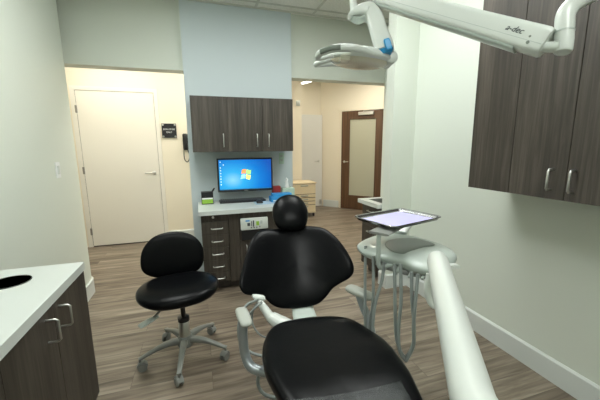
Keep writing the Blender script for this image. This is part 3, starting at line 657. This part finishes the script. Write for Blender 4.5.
# support arm
a0, a1, a2 = dl(436.5, 257, 1.06), dl(473, 400, .52), dl(520, 560, .36)
b = BM(); dirv = (a1-a0).normalized()
tube(b, [a0+dirv*.002, a0+dirv*.006, a0+dirv*.018, a0+dirv*.04, a1, L(.33, .20, .955)], [.012, .022, .030, .033, .036, .037], 28, 1); ar = obj('support_arm', b, 'white', t, 60)
b = BM(); bar(b, [dl(430, 274, 1.10), dl(428, 290, 1.10), dl(432, 303, 1.09), dl(437, 308, 1.07)], [(.012, .012), (.014, .014), (.014, .013), (.007, .006)], ex=2.4); obj('arm_joint', b, 'white', ar, 60)
b = BM(); tube(b, [L(.33, .20, .955), L(.29, .165, .95), L(.27, .16, .90), L(.27, .16, .05)], .037, 24, 4); obj('post', b, 'white', t, 60)
b = BM(); lathe(b, [(.16, .001), (.16, .03), (.05, .06)], (0, 0, 0), 32); obj('floor_plate', b, 'pgrey', t, 40)

# tray and liner
tc_ = [Vector((.745, 1.41, TZ)), Vector((1.10, 1.515, TZ)), Vector((1.138, 1.236, TZ)), Vector((.785, 1.145, TZ))]
ctr = sum(tc_, Vector())/4
ang = math.atan2(*(lambda d: (d.y, d.x))((tc_[1]-tc_[0])+(tc_[2]-tc_[3])))
t = thing('instrument_tray', 'shallow steel instrument tray held above the delivery unit', 'tray', (ctr.x, ctr.y, TZ-.012), ang)
Li = inv(t).inverted(); q = [Li @ p for p in tc_]
hw = (abs(q[1].x-q[0].x)+abs(q[2].x-q[3].x))/4; hh_ = (abs(q[0].y-q[3].y)+abs(q[1].y-q[2].y))/4
def rrect(a, c, r, z, n=6):
    out = []
    for sx, sy, s0 in ((1, 1, 0), (-1, 1, 1), (-1, -1, 2), (1, -1, 3)):
        for k in range(n+1):
            th = (s0+k/n)*PI/2; out.append(Vector((sx*(a-r)+r*math.cos(th), sy*(c-r)+r*math.sin(th), z)))
    return out
b = BM()
loft(b, [rrect(.01, .01, .005, .0), rrect(hw-.022, hh_-.022, .02, 0), rrect(hw-.012, hh_-.012, .028, .004), rrect(hw-.007, hh_-.007, .032, .016), rrect(hw, hh_, .036, .018), rrect(hw+.002, hh_+.002, .036, .015),
         rrect(hw-.006, hh_-.006, .032, .012), rrect(hw-.012, hh_-.012, .028, .0), rrect(hw-.022, hh_-.022, .02, -.003), rrect(.01, .01, .005, -.003)])
obj('pan', b, 'tray', t, 50)
b = BM(); box(b, -hw+.024, hw-.024, -hh_+.022, hh_-.022, 0, .0012)
bmesh.ops.transform(b, matrix=inv(t) @ Matrix.Translation((0, 0, .0008)) @ Matrix.Rotation(math.radians(1.5), 4, 'Z'), verts=b.verts)
tag(obj('tray_liner', b, 'purple'), 'lilac paper liner covering the steel tray', 'paper')

# ------------------------------------------------------------------ overhead light on its arm
PT = dep(573, 20, .78)
t = thing('dental_light', 'white dental examination light on a long overhead arm', 'dental light', (1.06, .58, CEIL))
TL = inv(t).inverted()
def tl_(x, y, d): return TL @ dep(x, y, d)
e0, e1 = dep(383, -3, 1.13), dep(547, 43.5, .80)
upv = UP
dirv = (e1-e0).normalized()
b = BM(); e00 = e0 - dirv*.10
pts = [TL @ e00, TL @ (e00+dirv*.02), TL @ (e0+(e1-e0)*.3), TL @ (e0+(e1-e0)*.7), TL @ (e1-dirv*.03), TL @ (e1-dirv*.008), TL @ e1]
bar(b, pts, [(.018, .020), (.028, .028), (.028, .031), (.028, .032), (.028, .034), (.028, .034), (.025, .031)], up=upv, ex=4.5, sm=1, n=28); ar = obj('flex_arm', b, 'white', t, 40)
# seam line and underside channel
b = BM(); off = -upv*.014
sd = dirv.cross(upv).normalized()
if sd.dot(EYE-e1) < 0: sd = -sd
bar(b, [TL @ (e0+off+sd*.0272), TL @ (e1+off+sd*.0268-dirv*.01)], [(.0012, .0008)]*2, up=upv, sm=1); obj('seam', b, 'pgrey', ar)
un = (upv - dirv*upv.dot(dirv)).normalized()
b = BM(); bar(b, [TL @ (e0-un*.026), TL @ (e1-dirv*.06-un*.030)], [(.022, .010)]*2, up=upv, sm=1); obj('lower_channel', b, 'pgrey', ar, 40)
# maker's mark and screws on the arm side
def onarm(s, h): return e1 - dirv*s + un*h + sd*.0282
TM = Matrix((dirv, un, sd)).transposed().to_4x4(); TM.translation = onarm(.082, .004)
text('lettering', 'a-dec', 'ink', .021, TL @ TM, ar, .35)
for s, h, r_ in ((.037, -.002, .0028), (.033, -.016, .0042)):
    Mx = TM.copy(); Mx.translation = onarm(s, h) - sd*.0005
    b = BM(); lathe(b, [(r_, -.002), (r_, .0008), (r_*.6, .0012)], seg=14, M=TL @ Mx); obj('screw', b, 'mid', ar, 40)
# knuckle and riser
b = BM(); tube(b, [TL @ (e1-dirv*.03-un*.018), tl_(554, 47, .79), tl_(561, 46, .78)], [.012, .013, .018], 16, 3); obj('joint', b, 'white', t, 60)
b = BM(); tube(b, [tl_(563, 53, .78), tl_(563.2, 51, .78), tl_(564, 40, .78), tl_(564.5, 28, .78), tl_(566, 14, .78), tl_(574, 4, .78), tl_(592, -6, .78)], [.014, .019, .0205, .0205, .0205, .0205, .0205], 24); k_ = obj('riser', b, 'white', t, 60)
b = BM(); tube(b, [tl_(564.2, 33, .78), tl_(564.25, 31.5, .78)], .0213, 24, 1); obj('collar', b, 'pgrey', k_, 60)
b = BM(); tube(b, [tl_(592, -6, .78), tl_(625, -26, .80), tl_(650, -60, .84), TL @ Vector((1.06, .58, 2.2)), TL @ Vector((1.06, .58, CEIL-.03))], .021, 24); obj('ceiling_post', b, 'white', t, 60)
b = BM(); lathe(b, [(.09, -.001), (.09, -.02), (.035, -.05)], (0, 0, 0), 28); obj('ceiling_plate', b, 'white', t, 40)
# drop tube and yoke
DD = 1.16
b = BM(); tube(b, [tl_(351.5, -30, DD), tl_(352, -8, DD), tl_(353, 2, DD), tl_(355, 11, DD)], [.010, .010, .013, .018], 16, 2); obj('drop_tube', b, 'white', t, 60)
b = BM(); tube(b, [TL @ (e00+dirv*.02), tl_(357, -24, 1.17), tl_(351.5, -30, DD)], .014, 16, 3); obj('arm_elbow', b, 'white', t, 60)
b = BM(); bar(b, [tl_(348.5, 17, DD), tl_(353, 14.5, DD), tl_(361, 12, DD), tl_(369, 12, DD), tl_(374.5, 19, DD-.01), tl_(379, 33, DD-.03), tl_(384, 47, DD-.045), tl_(385, 52, DD-.05)],
              [(.014, .006), (.026, .012), (.030, .020), (.031, .026), (.030, .029), (.030, .030), (.030, .032), (.028, .031)], up=UP, ex=4.5); yk = obj('yoke', b, 'white', t, 60)
b = BM(); bar(b, [tl_(352, 19, DD), tl_(359, 20.5, DD), tl_(366, 17, DD)], [(.016, .005), (.022, .009), (.02, .007)], up=UP, ex=2.4); obj('yoke_cup', b, 'pgrey', yk, 60)
b = BM(); bar(b, [tl_(385, 51, DD-.05), tl_(385.6, 55, DD-.05)], [(.026, .028), (.021, .020)], up=UP, sm=1); obj('yoke_cap', b, 'blueP', yk, 60)
fr = Matrix((RI, UP, -FW)).transposed().to_4x4()
b = BM(); Pm = TL @ Matrix.Translation(dep(388, 44, DD-.078)) @ fr @ Matrix.Rotation(math.radians(17), 4, 'Z')
pad(b, [(-.010, -.018), (0, -.020), (.010, -.018), (.012, 0), (.010, .018), (0, .020), (-.010, .018), (-.012, 0)], .0035, .004, lambda u, v, w: Pm @ Vector((u, v, w)), p=6); obj('badge', b, 'blueP', yk, 60)
# lamp head: a flat shell with two loop handles and an amber lens below
HM = TL @ Matrix.Translation(dep(357, 58.5, DD)) @ Matrix.Rotation(-YAW, 4, 'Z') @ Matrix.Rotation(math.radians(5), 4, 'Y')
sh = [(-.105, .02), (-.07, .065), (0, .085), (.07, .07), (.12, .04), (.14, 0), (.12, -.045), (.07, -.075), (0, -.085), (-.06, -.06), (-.10, -.02)]
b = BM(); pad(b, [(u*.94, v) for u, v in sh], .034, .018, lambda u, v, w: HM @ Vector((u, v, w)), p=3); hd_ = obj('lamp_head', b, 'white', t, 80)
b = BM(); pad(b, [(u*.86, v*.84) for u, v in sh], .004, .022, lambda u, v, w: HM @ Vector((u-.003, v, w-.010)), p=3); obj('lens', b, 'lens', hd_, 80)
b = BM(); box(b, -.07, -.035, -.081, -.03, -.030, -.014, .003, M=HM); obj('shutter', b, 'lens', hd_)
b = BM(); tube(b, [HM @ Vector(p) for p in ((.06, -.06, 0), (-.02, -.10, .004), (-.09, -.098, .0), (-.138, -.075, -.012), (-.148, -.05, -.022), (-.13, -.03, -.016), (-.09, -.03, -.004))], [.011, .013, .013, .012, .009, .009, .008], 12); h1 = obj('handle', b, 'white', hd_, 60)
b = BM(); bar(b, [HM @ Vector(p) for p in ((-.075, -.106, .002), (-.11, -.100, -.003), (-.140, -.085, -.012))], [(.009, .009)]*3); obj('grip', b, 'mid', h1, 60)
b = BM(); tube(b, [HM @ Vector(p) for p in ((.06, .06, 0), (-.02, .10, .004), (-.09, .098, .0), (-.138, .075, -.012), (-.148, .05, -.022), (-.13, .03, -.016), (-.09, .03, -.004))], [.011, .013, .013, .012, .009, .009, .008], 12); obj('handle', b, 'white', hd_, 60)
b = BM(); lathe(b, [(.016, -.045), (.022, -.04), (.022, .04), (.016, .045)], seg=20, M=HM @ Matrix.Translation((.118, 0, .004)) @ Matrix.Rotation(PI/2, 4, 'X')); obj('tilt_hub', b, 'white', hd_, 50)
b = BM(); tube(b, [HM @ Vector((.065, -.0, .028)), HM @ Vector((.068, 0, .052))], [.005, .003], 8, 1); obj('knob', b, 'steel', hd_, 60)

# ------------------------------------------------------------------ world and view
w = bpy.data.worlds.new('world'); S.world = w; w.use_nodes = True
w.node_tree.nodes['Background'].inputs[0].default_value = (.8, .9, .85, 1); w.node_tree.nodes['Background'].inputs[1].default_value = .05
S.view_settings.view_transform = 'Standard'; S.view_settings.look = 'None'; S.view_settings.gamma = 1; S.view_settings.use_curve_mapping = False
S.view_settings.exposure = 0.0
